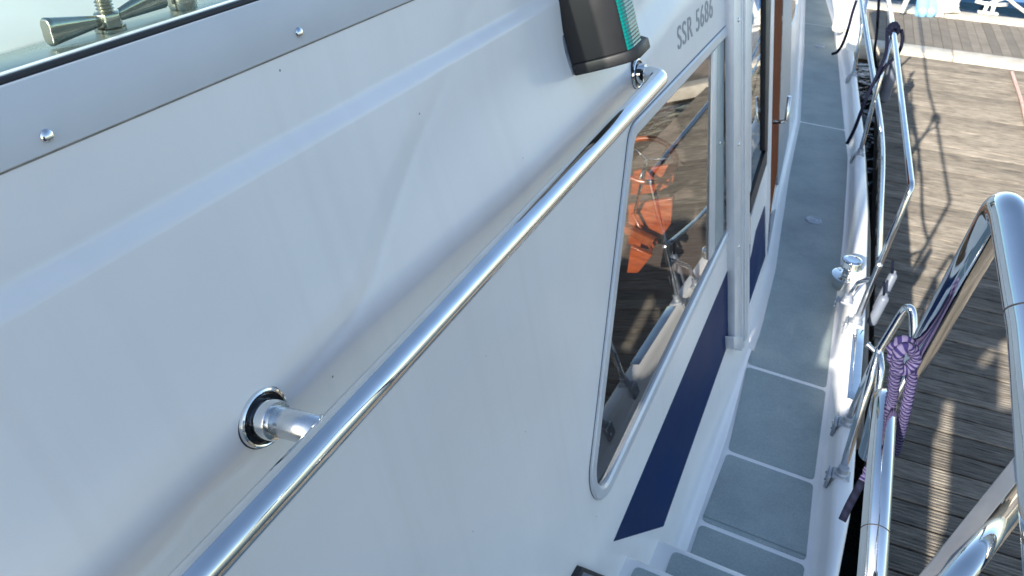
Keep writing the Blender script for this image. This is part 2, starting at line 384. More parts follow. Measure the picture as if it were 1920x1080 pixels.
# ---- cabin side ---------------------------------------------------------------
def sstep(e0, e1, x):
    t = np.clip((x - e0) / (e1 - e0), 0, 1); return t * t * (3 - 2 * t)
C1 = np.array([(p[1], p[2]) for p in [aw(*q) for q in
     [(905, -40), (830, 120), (760, 275), (700, 440), (672, 530), (640, 590), (585, 655), (525, 722), (455, 845), (350, 930), (300, 1000), (225, 1075), (120, 1180)]]])
def sdist(Y, Zz, poly):
    best = np.full(Y.shape, 1e9); sgn = np.zeros(Y.shape)
    for a, b in zip(poly[:-1], poly[1:]):
        d = b - a; L2 = d @ d; t = np.clip(((Y - a[0]) * d[0] + (Zz - a[1]) * d[1]) / L2, 0, 1)
        qy = Y - (a[0] + t * d[0]); qz = Zz - (a[1] + t * d[1]); dist = np.hypot(qy, qz)
        cr_ = d[0] * qz - d[1] * qy; up = dist < best
        best = np.where(up, dist, best); sgn = np.where(up, np.sign(cr_), sgn)
    return best * sgn
def relief(Y, Zz):
    d = .0105 * (1 - sstep(1.580, 1.5975, Zz))                              # step under the knuckle, sits proud
    # lower moulding stands further out as it runs forward: long scooped ledge
    grow = sstep(.38, 1.02, Y)
    wid = .16 - .06 * sstep(.9, 1.5, Y)
    lz = np.interp(Y, [.5, .8, 1.0, 1.45, 1.7, 2.0], [1.325, 1.37, 1.38, 1.388, 1.418, 1.428])
    d = d + .024 * grow * (1 - sstep(lz, lz + wid, Zz))
    sd = sdist(Y, Zz, C1)                                                  # >0 on the forward/lower side
    fade = 1 - .75 * sstep(1.45, 1.6, Zz)
    d = d + fade * (.0009 + .0030 * sstep(1.37, 1.42, Zz)) * (sstep(-.030, .005, sd) - 1) * -1
    d = d - .0014 * np.exp(-((sd - .006) / .006) ** 2) * fade
    # cove where the side runs into the deck
    cv = .042 - .028 * sstep(1.85, 2.47, Y); u = np.clip(cv - Zz, 0, cv - .0005)
    d = d + cv * (1 - np.sqrt(np.maximum(1 - (u / cv) ** 2, 0.0001))) * .95
    return d
WOFF = .0348
def nm(px, py, off):                                            # (y, z) address on the side of something standing off it
    p = aw(px, py, off); return (float(p[1]), float(p[2] - off * NW[2]))
def meet(a, b, c, d):
    a, b, c, d = (np.array(v) for v in (a, b, c, d)); u, v = b - a, d - c
    t = np.linalg.solve(np.array([u, -v]).T, c - a)[0]; return tuple(a + u * t)
_wl = (nm(1104, 890, WOFF), nm(1174, 285, WOFF)); _wb = (nm(1142, 916, WOFF), nm(1371, 430, WOFF)); _wt = (nm(1262, 151, WOFF), nm(1370, 38, WOFF))
_r = ((2.46, 0.0), (2.46, 2.0))
WIN = [meet(*_wl, *_wb), meet(*_wl, *_wt), meet(*_wt, *_r), meet(*_wb, *_r)]
def inside(poly, Y, Zz):
    r = np.zeros(Y.shape, bool); n = len(poly)
    for i in range(n):
        (y0, z0), (y1, z1) = poly[i], poly[(i + 1) % n]
        c = ((z0 > Zz) != (z1 > Zz)) & (Y < (y1 - y0) * (Zz - z0) / (z1 - z0 + 1e-12) + y0); r ^= c
    return r
def rel1(y, z): return float(relief(np.array([float(y)]), np.array([float(z)]))[0])
def rounded(poly, rads, n=10):
    P = [np.array(p) for p in poly]; o = []
    for i in range(len(P)):
        a, b, c = P[i - 1], P[i], P[(i + 1) % len(P)]; u, v = _n(a - b), _n(c - b); ang = math.acos(u @ v); d = rads[i] / math.tan(ang / 2)
        p, q = b + u * d, b + v * d; bis = _n(u + v); ctr = b + bis * (rads[i] / math.sin(ang / 2))
        a0 = math.atan2(*(p - ctr)[::-1]); a1 = math.atan2(*(q - ctr)[::-1]); da = (a1 - a0 + math.pi) % (2 * math.pi) - math.pi
        for k in range(n + 1): t = a0 + da * k / n; o.append(ctr + rads[i] * np.array([math.cos(t), math.sin(t)]))
    return o
def inset(poly, d):
    P = [np.array(p) for p in poly]; n = len(P); o = []
    ar = sum(P[i][0] * P[(i + 1) % n][1] - P[(i + 1) % n][0] * P[i][1] for i in range(n)); s = 1 if ar > 0 else -1
    for i in range(n):
        a, b, c = P[i - 1], P[i], P[(i + 1) % n]; e1, e2 = _n(b - a), _n(c - b)
        n1 = s * np.array([-e1[1], e1[0]]); n2 = s * np.array([-e2[1], e2[0]]); m = n1 + n2; o.append(b + m * d / (m @ n1) * 1.0)
    return o
def cabin_side():
    ys = np.arange(-.9, 2.475, .0075); zs = np.concatenate([np.arange(1.672, 1.30, -.0035), np.arange(1.30, .10, -.008), np.arange(.10, -.002, -.004), [-.004]])
    Yg, Zg = np.meshgrid(ys, zs, indexing='ij'); D = relief(Yg, Zg)
    S = (P0[2] - Zg) / -WD[2]
    X = P0[0] + WD[0] * S + NW[0] * D; Zw = Zg + NW[2] * D
    ny, nz = Yg.shape; V = np.stack([X, Yg, Zw], -1).reshape(-1, 3)
    a = np.arange(ny * nz).reshape(ny, nz); F = np.stack([a[:-1, :-1], a[1:, :-1], a[1:, 1:], a[:-1, 1:]], -1).reshape(-1, 4)
    yc = (Yg[:-1, :-1] + .00375).reshape(-1); zc = ((Zg[:-1, :-1] + Zg[1:, 1:]) / 2).reshape(-1)
    hole = [tuple(p) for p in rounded(inset(WIN, .016), [.070, .05, .01, .01])]
    F = F[~inside(hole, yc, zc)]
    me = bpy.data.meshes.new('cabin_side'); me.from_pydata(V.tolist(), [], F.tolist()); me.update()
    o = link('cabin_side', me, GEL, boat, True)
    so = o.modifiers.new('shell', 'SOLIDIFY'); so.thickness = .008; so.offset = -1 if me.polygons[0].normal.x > 0 else 1
    return o
side = cabin_side()
def pw(px, py, off=0.0):                                        # point on the moulded side, relief included
    p = aw(px, py)
    for _ in range(3): p = aw(px, py, rel1(p[1], p[2]) + off)
    return p

# ---- navy flash and lettering ------------------------------------------------
st = [(1151, 1015), (1334, 580), (1371, 492), (1380, 600), (1373, 622), (1244, 987)]
stq = [aw(*p, .0345 + .001) for p in st]
stripe_yz = [nm(p[0], p[1], .0355) for p in st]
def surf_patch(name, yz, h, m, parent, step=.02):
    """decal-thin raised flash following the relief"""
    bm = bmesh.new(); vs = [bm.verts.new((y, z, 0)) for y, z in yz]; bm.faces.new(vs)
    lo = min(q[0] for q in yz); hi = max(q[0] for q in yz)
    for y in np.arange(lo + step, hi, step * 2):
        bmesh.ops.bisect_plane(bm, geom=bm.verts[:] + bm.edges[:] + bm.faces[:], plane_co=(y, 0, 0), plane_no=(1, 0, 0))
    lo = min(q[1] for q in yz); hi = max(q[1] for q in yz)
    for z in np.arange(lo + step, hi, step):
        bmesh.ops.bisect_plane(bm, geom=bm.verts[:] + bm.edges[:] + bm.faces[:], plane_co=(0, z, 0), plane_no=(0, 1, 0))
    for v in bm.verts:
        y, z = v.co.x, v.co.y; d = rel1(y, z); p = wall(y, z, d + h); v.co = Vector(p)
    ext = bmesh.ops.extrude_face_region(bm, geom=bm.faces[:])
    for e in ext['geom']:
        if isinstance(e, bmesh.types.BMVert): e.co -= Vector(NW) * (h + .001)
    bmesh.ops.recalc_face_normals(bm, faces=bm.faces)
    me = bpy.data.meshes.new(name); bm.to_mesh(me); bm.free()
    return link(name, me, m, parent)
surf_patch('navy_flash', stripe_yz, .0012, NAVY, side)
def lettering():
    y = 1.685; z0 = 1.356; k = .072
    for ch in 'SSR 5686':
        if ch == ' ': y += .022; continue
        cu_ = bpy.data.curves.new('letter', 'FONT'); cu_.body = ch; cu_.size = k; cu_.extrude = .0006
        t = bpy.data.objects.new('tmp', cu_); COL.objects.link(t); bpy.context.view_layer.update()
        me = bpy.data.meshes.new_from_object(t.evaluated_get(bpy.context.evaluated_depsgraph_get())); bpy.data.objects.remove(t)
        wx = max(v.co.x for v in me.vertices)
        for v in me.vertices:
            a = y + v.co.x * 1.08; z = z0 + v.co.y
            v.co = Vector(wall(a, z, rel1(a, z) + .0006 + v.co.z))
        link('letter' if ch.isalpha() else 'digit', me, INK, side); y += wx * 1.08 + .007
lettering()

# ---- wind screen at the top left --------------------------------------------
frame = wslab('screen_frame', [(-.9, 1.665), (1.35, 1.665), (1.35, 1.7145), (-.9, 1.7145)], -.012, .0035, ALU_F, boat, .0012)
wslab('sealant_bead', [(-.9, 1.6632), (1.35, 1.6632), (1.35, 1.6662), (-.9, 1.6662)], -.004, .0018, SEAL, frame, .001)
for px, py in ((88, 255), (560, 61)):
    screw(frame, aw(px, py, .0034), NW, .0052)
for y in (-.1, .97, 1.22): screw(frame, wall(y, 1.682, .0034), NW, .0052)
screen = wslab('wind_screen', [(-.9, 1.7195), (1.35, 1.7195), (1.35, 1.92), (-.9, 1.92)], -.004, .0, SCREEN, boat)
wslab('rubber_seal', [(-.9, 1.7145), (1.35, 1.7145), (1.35, 1.7185), (-.9, 1.7185)], -.010, .0022, RUBBER, screen, .001)
wslab('glazing_lip', [(-.9, 1.7185), (1.35, 1.7185), (1.35, 1.7200), (-.9, 1.7200)], -.012, -.001, ALU, screen, .001)
# inner sill and liner behind the screen
sill = box('inner_sill', (-.60, -.9, 1.693), (-.532, 1.35, 1.705), SILL, boat, .002)
box('inner_liner', (-.80, -.9, 1.66), (-.602, 1.0, 1.704), CREAM, boat, .006)

def wing_clamp():
    c = empty('screen_clamp'); c.parent = boat
    base = az(208, 55, 1.7052)
    bolt_top = .030
    lathe('clamp_plate', [(.0, .0), (.0125, .0), (.0125, .0025), (.0, .0025)], base, (0, 0, 1), BRONZE, c, 24)
    # hexagon nut
    h = []
    for zz in (.0026, .0145):
        h.append([base + np.array([math.cos(a) * .0115, math.sin(a) * .0115, zz]) for a in [math.pi / 3 * k + .3 for k in range(6)]])
    prism('hex_nut', h[1], h[0], BRONZE, c, .0012)
    prof = [(.0, .0146)]
    zz = .0146
    while zz < .0255:
        prof += [(.0074, zz), (.0058, zz + .0012), (.0058, zz + .0015), (.0074, zz + .0026)]; zz += .0027
    prof += [(.0062, zz + .0008), (0, zz + .001)]
    lathe('threaded_bolt', prof, base, (0, 0, 1), BRONZE, c, 24)
    # two flared wings along the screen, each a conical blade with a rounded end
    for sgn, L in ((-1, .047), (1, .050)):
        tip_dir = _n(np.array([0.0, sgn, .13 if sgn > 0 else .06]))
        tt = list(np.linspace(0, .97, 14)) + [.985, .995, 1.0]
        pts = [base + np.array([0, sgn * .0085, .0088]) + tip_dir * L * t for t in tt]
        def rf(a, l, t):
            q = l / L; e = .0046 + .0066 * q
            if q > .97: e -= .0022 * ((q - .97) / .03) ** 2
            return e * math.sqrt((math.cos(a) * .55) ** 2 + (math.sin(a)) ** 2)
        sweep('wing', pts, .01, BRONZE, c, 24, rf)
    return c
wing_clamp()
lathe('sill_knob', [(.0, 0), (.012, 0), (.013, .006), (.011, .014), (.006, .018), (0, .019)], az(344, 14, 1.7052), (0, 0, 1), BRONZE, boat, 24)

# ---- handrail ------------------------------------------------------------------
F1 = pw(492, 782); F2 = pw(1193, 138)
RA = aw(617, 813, .086); RB = aw(1241, 143, rel1(F2[1], F2[2]) + .056)
RS = RA + (RA - RB) * .75
rail_pts = fillet([RS, RA, RB, F2 + NW * .004], [0, 0, .030, 0], 12)
hr = sweep('handrail', rail_pts, .0162, CHROME, boat, 56)
def flange(parent, p, nrm, R=.030):
    lathe('dark_reflection_ring', [(R * .70, .0016), (R * .70, .0030), (R * .85, .0058), (R * .85, .0044)], p, nrm, REFL_DARK, parent, 48)  # dark ring added to stand for a reflection in the steel
    lathe('gasket', [(0, -.006), (R * 1.035, -.006), (R * 1.035, .0006), (R * 1.0, .0016), (0, .0016)], p, nrm, RUBBER, parent, 48)
    lathe('flange', [(0, -.004), (R, -.004), (R, .0025), (R * .97, .005), (R * .91, .0058), (R * .84, .0050), (R * .68, .0012), (R * .66, .0035), (R * .655, .017), (R * .62, .0195), (R * .48, .020)], p, nrm, CHROME, parent, 48)
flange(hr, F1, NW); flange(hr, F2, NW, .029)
post_end = RA + (F1 - RA) * .02
sweep('post', [F1 + NW * .004, F1 + (RA - F1) * .5, RA], .0150, SATIN, hr, 36)
# weld bead round the joint
wl = F1 + (RA - F1) * .86; ax_ = _n(RA - F1)
t1 = _n(np.cross(ax_, [0, 1, 0])); t2 = np.cross(ax_, t1); rd = _n(RB - RA)
bead = []
for k in range(49):
    a = 2 * math.pi * k / 48; q = t1 * math.cos(a) + t2 * math.sin(a)
    # ride on the tube surface
    h = math.sqrt(max(.0162 ** 2 - (.0150 * (q @ np.cross(rd, ax_))) ** 2, 0))
    bead.append(RA - ax_ * h * .98 + q * .0151)
sweep('weld', bead, .0013, SATIN, hr, 8, lambda a, l, t: .0012 + .0005 * math.sin(l * 2200))

# ---- starboard side light ------------------------------------------------------
def side_light():
    c = empty('side_light'); c.parent = boat
    tilt = math.radians(4)
    y0 = 1.142; z0 = 1.4625; d0 = rel1(y0, 1.45) * 0
    Yv = np.array([0, 1.0, 0]); o = wall(y0, z0, 0)
    nn = _n(NW + np.array([0, 0, .16])); dn = _n(WD - nn * (WD @ nn)) * 1.0
    dn = _n(dn + Yv * .035)
    def P(out, y, up): return o + nn * out + Yv * y - dn * up
    def ext(name, prof, u0, u1, m, b=0.0, taper=1.0):
        return prism(name, [P(a, y, u1) for a, y in prof], [P(a, y, u0) for a, y in prof], m, c, b)
    ext('bracket', [(-.010, -.004), (.0205, -.0045), (.0205, .205), (-.010, .205)], 0, .25, GREYP, .002)
    body = [(.021, .0), (.05, .004), (.082, .011), (.108, .020), (.112, .025), (.109, .10), (.05, .16), (.021, .175)]
    ext('housing', body, .0155, .24, BLACKP, .0015)
    capo = [(.0208, -.002), (.05, .0015), (.082, .008), (.108, .017), (.121, .027), (.1255, .04), (.122, .10), (.07, .17), (.0208, .18)]
    ext('base_cap', capo, -.004, .0153, BLACKP, .003)
    ext('top_cap', capo, .150, .172, BLACKP, .003)
    # ribbed lens wrapped round the outboard side
    outer = [(.1122, .0245), (.1145, .0275), (.1165, .033), (.1175, .042), (.115, .085), (.075, .145)]
    inner = [(.1120, .0245), (.1120, .0262), (.1118, .033), (.1116, .042), (.1096, .085), (.07, .140)]
    vs, fs = [], []; K = 46; n = len(outer)
    for k in range(K + 1):
        u = .0158 + (.150 - .0158) * k / K; g = .0007 * (k % 2)
        for (a, y) in outer: vs.append(P(a - g, y, u))
    for k in range(K):
        for i in range(n - 1): fs.append((k * n + i, k * n + i + 1, (k + 1) * n + i + 1, (k + 1) * n + i))
    nb = len(vs)
    for u in (.0158, .150):
        for (a, y) in inner: vs.append(P(a, y, u))
    for i in range(n - 1):
        fs.append((nb + i, nb + i + 1, nb + n + i + 1, nb + n + i)); fs.append((i, i + 1, nb + i + 1, nb + i)); fs.append((K * n + i, K * n + i + 1, nb + n + i + 1, nb + n + i))
    fs.append((0, nb, nb + n, K * n)); fs.append((n - 1, nb + n - 1, nb + 2 * n - 1, K * n + n - 1))
    mesh_obj('green_lens', vs, fs, LENS, c)
side_light()

# ---- cabin window --------------------------------------------------------------
window = empty('cabin_window'); window.parent = boat
rads = [.088, .060, .02, .02]
wo = rounded(WIN, rads); wi = rounded(inset(WIN, .029), [.058, .044, .01, .01]); wm = rounded(inset(WIN, .006), [.082, .056, .02, .02])
pts3 = lambda L, off: [wall(p[0], p[1], off) for p in L]
def window_frame():
    # profiled ring: outer rubber line, rounded alloy face, inner step
    loops = [(WIN, rads, -.006), (WIN, rads, .004), (inset(WIN, .003), [.085, .058, .02, .02], .0065), (inset(WIN, .023), [.064, .048, .012, .012], .0065), (inset(WIN, .029), [.058, .044, .01, .01], .002), (inset(WIN, .029), [.058, .044, .01, .01], -.010)]
    vs, fs = [], []; n = None
    for poly, rd_, h in loops:
        L = rounded(poly, rd_); n = len(L); vs += [wall(p[0], p[1], WOFF + h) for p in L]
    for a in range(len(loops) - 1):
        for i in range(n): j = (i + 1) % n; fs.append((a * n + i, a * n + j, (a + 1) * n + j, (a + 1) * n + i))
    o = mesh_obj('window_frame', vs, fs, ALU, window, True); o.data.set_sharp_from_angle(angle=math.radians(25)); return o
window_frame()
ring('frame_gasket', pts3(rounded([(WIN[0][0] - .0016, WIN[0][1] - .0012), (WIN[1][0] - .0014, WIN[1][1] + .0014), (WIN[2][0], WIN[2][1] + .0014), (WIN[3][0], WIN[3][1] - .0012)], [.0895, .0615, .02, .02]), WOFF), pts3(wm, WOFF), NW, -.008, .0004, RUBBER, window)
g = wi; prism('pane', pts3(g, WOFF - .004), pts3(g, WOFF - .009), GLASS, window)
wslab('mullion', [nm(1330, 488, WOFF), nm(1339, 472, WOFF), nm(1344, 88, WOFF), nm(1336, 98, WOFF)], -.002, .004, ALU, window, .001, WOFF - .002)
wslab('sliding_stile', [nm(1340, 470, WOFF), nm(1357, 440, WOFF), nm(1359, 70, WOFF), nm(1345, 86, WOFF)], -.012, .0015, STILE, window, .001, WOFF - .003)
screw(window, aw(1349, 268, WOFF - .001), NW, .005)

# ---- door ------------------------------------------------------------------------
def wbox(name, y0, y1, z0, z1, h0, h1, m, parent, b=.001, skew=0.0):
    return wslab(name, [(y0, z0), (y1, z0), (y1 + skew, z1), (y0 + skew, z1)], h0, h1, m, parent, b)
post = cslab('door_post', [(1376, -60), (1390, -60), (1390, 652), (1378, 652)], .035, .060, ALU, boat, .0015)
cslab('post_rib', [(1391, -60), (1397, -60), (1396, 652), (1391, 652)], .03, .054, ALU, post, .001)
cslab('post_flange', [(1398, -60), (1409, -60), (1402, 632), (1397, 640)], .0, .060, ALU, post, .0015)
for py in (37, 270, 462): screw(post, ac(1384, py, .0595), NW, .0065)
cslab('post_shoe', [(1376, 632), (1393, 632), (1392, 658), (1377, 655)], .02, .066, ALU, post, .003)
cslab('gap_seal', [(1370, -60), (1376.5, -60), (1378.5, 560), (1370, 500)], .030, .037, RUBBER, post)
door = empty('sliding_door'); door.parent = boat
D0 = .018
cslab('door_panel', [(1409, 405), (1439, 296), (1437, 470), (1402, 596)], D0 - .03, D0, GEL2, door, .0)
cslab('door_head', [(1409, -60), (1425, -60), (1409, 32)], D0 - .03, D0, GEL2, door)
cslab('navy_inset', [(1402.5, 470), (1435.5, 383), (1436, 478), (1402.5, 578)], D0 - .002, D0 + .0022, NAVY, door, .0005)
cslab('door_pane', [(1408.5, 30), (1427, -60), (1438, -60), (1436, 284), (1408, 390)], D0 - .01, D0 - .006, GLASS, door)
cslab('bottom_rubber', [(1408, 372), (1441, 266), (1440, 300), (1408, 400)], D0 - .01, D0 + .003, RUBBER, door)
cslab('edge_seal', [(1437, -60), (1447.5, -60), (1441, 284), (1434, 282)], D0 - .02, D0 + .004, RUBBER, door, .001)
cslab('outer_stile', [(1447.5, -60), (1453.5, -60), (1444, 385), (1437, 482), (1436, 390), (1440, 284)], D0 - .002, D0 + .006, GEL2, door)
cslab('door_sill', [(1402, 590), (1437, 480), (1446, 478), (1404, 632)], -.02, .022, GEL2, boat)
# pull handle: short bar out from the door then up
h0 = ac(1449, 229, .020); h1 = h0 + np.array([.055, 0, 0]); h1 = ac(1474, 228, .075)
sweep('door_handle', fillet([h0, h1, h1 + np.array([-.012, 0, .11])], .014), .008, CHROME, door, 20)
jamb = cslab('door_jamb', [(1452, -60), (1472, -60), (1461, 300), (1446, 392), (1440, 440)], -.02, .004, TEAK, boat, 0, 3)
cslab('jamb_strip', [(1471, -60), (1487, -60), (1480, 230), (1473, 372), (1463, 380), (1458, 340)], -.004, .008, CAST, boat, .0)
cslab('sill_block', [(1446, 400), (1472, 376), (1472, 392), (1444, 488), (1438, 500)], -.05, .012, CAST, boat)
# forward house side: white moulding beyond the door
def fwd_side():
    ys = np.linspace(2.47, 9.2, 120); zs = np.linspace(-.004, 1.66, 60); vs, fs = [], []
    for y in ys:
        for z in zs:
            zt = z * float(np.interp(y, [2.6, 3.5, 4.1, 5.2], [1.0, .87, .42, .38]))
            u = max(0, .05 - zt); vs.append((xb(y) - KT * zt + .05 * (1 - math.sqrt(max(1 - (u / .05) ** 2, 0))), y, zt))
    n = len(zs)
    for i in range(len(ys) - 1):
        for k in range(n - 1):
            if ys[i] < 3.9 and 12 > 0 and .0 < (zs[k] - .06): continue       # door opening
            fs.append((i * n + k, (i + 1) * n + k, (i + 1) * n + k + 1, i * n + k + 1))
    o = mesh_obj('forward_house_side', vs, fs, GEL2, boat, True)
    so = o.modifiers.new('shell', 'SOLIDIFY'); so.thickness = .012; so.offset = 0
    return o
fwd_side()

# ---- cabin interior ---------------------------------------------------------------
box('cabin_roof', (-2.75, 1.15, 1.68), (-.515, 2.6, 1.74), GEL2, boat, .01)
prism('wheelhouse_brow', [np.array(p) for p in ((-2.75, 2.602, 1.70), (-.52, 2.602, 1.70), (-.56, 3.5, 1.46), (-2.6, 3.5, 1.46))], [np.array(p) for p in ((-2.75, 2.602, 1.66), (-.52, 2.602, 1.66), (-.56, 3.5, 1.42), (-2.6, 3.5, 1.42))], GEL2, boat)
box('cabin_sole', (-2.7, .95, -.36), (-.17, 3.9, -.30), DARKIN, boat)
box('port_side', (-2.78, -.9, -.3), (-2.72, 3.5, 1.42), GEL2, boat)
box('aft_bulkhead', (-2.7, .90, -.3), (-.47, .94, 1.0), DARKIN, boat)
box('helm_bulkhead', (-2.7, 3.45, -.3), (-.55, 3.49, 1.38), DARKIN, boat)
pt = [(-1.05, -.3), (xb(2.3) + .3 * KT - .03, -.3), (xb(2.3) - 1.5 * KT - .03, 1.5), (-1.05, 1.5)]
prism('light_baffle', [np.array((a, 2.30, b)) for a, b in pt], [np.array((a, 2.33, b)) for a, b in pt], DARKIN, boat)  # added inside the cabin to stop sun streaks reaching the deck
def ipanel(name, px, y, m, th=.02, parent=None):
    f = [ay(a, b, y) for a, b in px]; return prism(name, f, [p + np.array([0, th, 0]) for p in f], m, parent or boat, .002)
helm = empty('helm_console'); helm.parent = boat
ipanel('console_front', [(1178, 385), (1262, 372), (1258, 420), (1222, 470), (1178, 458)], 2.10, ORANGE, .02, helm)
ipanel('console_top', [(1188, 322), (1215, 316), (1268, 308), (1262, 345), (1230, 362), (1182, 366)], 2.16, ORANGE, .02, helm)
ipanel('locker_door', [(1183, 462), (1222, 480), (1196, 512), (1175, 512)], 2.02, ORANGE, .02, helm)
ipanel('shelf_edge', [(1168, 424), (1226, 452), (1220, 462), (1166, 436)], 2.0, TEAK, .03, helm)
wheel = empty('steering_wheel'); wheel.parent = boat
wc = ay(1213, 300, 1.98); R_ = .085
wp = [wc + np.array([math.cos(a) * R_, .05 * math.sin(a), math.sin(a) * R_ * .55]) for a in np.linspace(0, 2 * math.pi, 49)]
sweep('rim', wp, .008, ORANGE, wheel, 12)
for a in (.4, 2.5, 4.7): sweep('spoke', [wc, wc + np.array([math.cos(a) * R_, .05 * math.sin(a), math.sin(a) * R_ * .55])], .004, CHROME, wheel, 10)
sweep('column', [wc, ay(1190, 400, 2.08)], .006, CHROME, wheel, 12)
sweep('helm_strut', [ay(1186, 400, 2.05), ay(1222, 470, 2.05)], .006, ORANGE, helm, 10)

# ---- side deck ------------------------------------------------------------------
NR = np.array([(1.0, .226), (1.57, .223), (1.88, .2), (2.41, .173), (3.53, .101), (4.5, .019), (4.97, -.054), (6.56, -.288), (7.5, -.447), (9.2, -.80)])
NL = np.array([(1.0, -.084), (1.3, -.085), (1.56, -.088), (1.9, -.081), (2.36, -.116), (3.1, -.18), (4.1, -.266), (4.94, -.324), (6.42, -.525), (8.14, -.779), (9.2, -.98)])
TI = np.array([(1.0, .262), (1.57, .262), (1.85, .241), (2.74, .191), (3.68, .113), (4.73, .012), (6.08, -.165), (7.5, -.40), (9.2, -.75)])
TO = np.array([(1.0, .300), (1.5, .305), (1.79, .312), (2.78, .258), (3.72, .185), (4.76, .068), (5.97, -.105), (7.5, -.33), (9.2, -.66)])
def ip(A, y): return float(np.interp(y, A[:, 0], A[:, 1]))
def strip(name, xl, xr, y0, y1, z, m, parent, th=.02, nseg=24, b=.0):
    ys = np.linspace(y0, y1, nseg); f = [np.array([xl(y), y, z]) for y in ys] + [np.array([xr(y), y, z]) for y in ys[::-1]]
    return prism(name, f, [p - np.array([0, 0, th]) for p in f], m, parent, b)
deck = strip('side_deck', lambda y: xb(y) - .03, lambda y: ip(TI, y) + .02, 1.25, 9.2, 0, GEL2, boat, .03, 60)
def nsk(y0, y1, z, parent, xl=None, xr=None, nseg=14):
    fl = xl or (lambda y: ip(NL, y)); fr_ = xr or (lambda y: ip(NR, y))
    ys = np.linspace(y0, y1, nseg); poly = [(fl(y), y) for y in ys] + [(fr_(y), y) for y in ys[::-1]]
    R = .018; n = nseg                                            # rounded corners
    q = []
    idx = {0, n - 1, n, 2 * n - 1}
    for i, p in enumerate(poly):
        if i in idx:
            a, b, c = np.array(poly[i - 1]), np.array(p), np.array(poly[(i + 1) % (2 * n)]); u, v = _n(a - b), _n(c - b)
            for k in range(6): t = k / 5; q.append((1 - t) ** 2 * (b + u * R) + 2 * t * (1 - t) * b + t * t * (b + v * R))
        else: q.append(np.array(p))
    f = [np.array([p[0], p[1], z + .0025]) for p in q]; k = [np.array([p[0], p[1], z - .004]) for p in q]
    return prism('deck_panel', f, k, NONSKID, parent, .0)
for y0, y1 in ((1.335, 1.560), (1.578, 1.884), (1.902, 2.362), (2.382, 4.945), (4.965, 7.30), (7.32, 9.15)):
    nsk(y0, y1, 0, deck, nseg=20)
# steps climbing aft
for z, y0, y1, xl in ((.18, 1.105, 1.318, -.125), (.36, .87, 1.102, -.180), (.54, -1.2, .865, -.235)):
    s = box('step', (xl - .09, y0, z - .19), (.255, y1, z), GEL2, boat, .012)
    nsk(y0 + .022, y1 - .022, z, s, lambda y, a=xl: a + .004, lambda y: .205, 4)
# toe rail with rounded top, gutter inboard of it
def toe_rail():
    ys = np.concatenate([np.linspace(1.2, 1.56, 12), np.linspace(1.6, 9.2, 110)]); prof = []
    vs, fs = [], []
    for y in ys:
        xi, xo = ip(TI, y), ip(TO, y); h = .08 + .03 * max(0, (y - 5.2) / 3)
        kin = 1 - .9 * float(sstep(1.66, 1.50, y)) if y < 1.66 else 1
        base = .0 if y > 1.66 else .05 * float(sstep(1.66, 1.5, np.array(y)))
        row = [(xi - .022, .001), (xi - .012, .004), (xi - .004, .018), (xi + .004, h * .75), (xi + .010, h * .95), (xi + .020, h), (xo - .014, h), (xo - .004, h * .92), (xo, h * .7), (xo + .004, -.02), (xo - .03, -.05)]
        n = len(row); vs += [(a, y, b) for a, b in row]
    for i in range(len(ys) - 1):
        for k in range(n - 1): fs.append((i * n + k, i * n + k + 1, (i + 1) * n + k + 1, (i + 1) * n + k))
        fs.append((i * n + n - 1, i * n, (i + 1) * n, (i + 1) * n + n - 1))
    o = mesh_obj('toe_rail', vs, fs, GEL2, boat, True); o.data.set_sharp_from_angle(angle=math.radians(50)); return o
toe = toe_rail()
# threshold plate of polished steel in the boarding gap
ys = np.linspace(2.26, 2.70, 10)
f = [np.array([ip(TI, y) + .022, y, .0825]) for y in ys] + [np.array([ip(TO, y) - .006, y, .0825]) for y in ys[::-1]]
prism('threshold_plate', f, [p - np.array([0, 0, .006]) for p in f], CHROME, toe, .0012)
# hull side and rubbing strake
def hull():
    ys = np.linspace(-3, 9.6, 80); vs, fs = [], []
    for y in ys:
        x = ip(TO, y) if y > 1 else .300
        vs += [(x - .006, y, .03), (x - .004, y, -.06), (x - .02, y, -.5), (x - .10, y, -1.0), (x - .35, y, -1.6), (x - 1.4, y, -1.9)]
    n = 6
    for i in range(len(ys) - 1):
        for k in range(n - 1): fs.append((i * n + k, i * n + k + 1, (i + 1) * n + k + 1, (i + 1) * n + k))
    o = mesh_obj('hull', vs, fs, HULL, boat, True)
    so = o.modifiers.new('shell', 'SOLIDIFY'); so.thickness = .02; so.offset = 0
    sp = [np.array([ip(TO, y) + .022, y, -.10]) for y in np.linspace(2.25, 9.2, 60)]
    sweep('rubbing_strake', sp, .035, MOULD, o, 14)
    return o
hull()
# port half of the deck so that nothing is open to the water from above
box('port_deck', (-3.1, -3, -.06), (-2.72, 5.2, 0), GEL2, boat, .02)
box('foredeck', (-2.7, 4.05, .56), (-.55, 5.2, .62), GEL2, boat, .03)
# sunlit bulwark and fairlead at the bow end of the deck
bp_ = [np.array([ip(TO, y) - .02, y, .13 + .10 * (y - 6.3)]) for y in np.linspace(6.35, 9.0, 20)]
sweep('bow_bulwark', bp_, .07, GEL2, boat, 18, lambda a, l, t: .05 + .05 * t)
q = az(1577, 36, .16); box('fairlead', q - np.array([.05, .10, .09]), q + np.array([.05, .12, .05]), WPAINT, boat, .03)
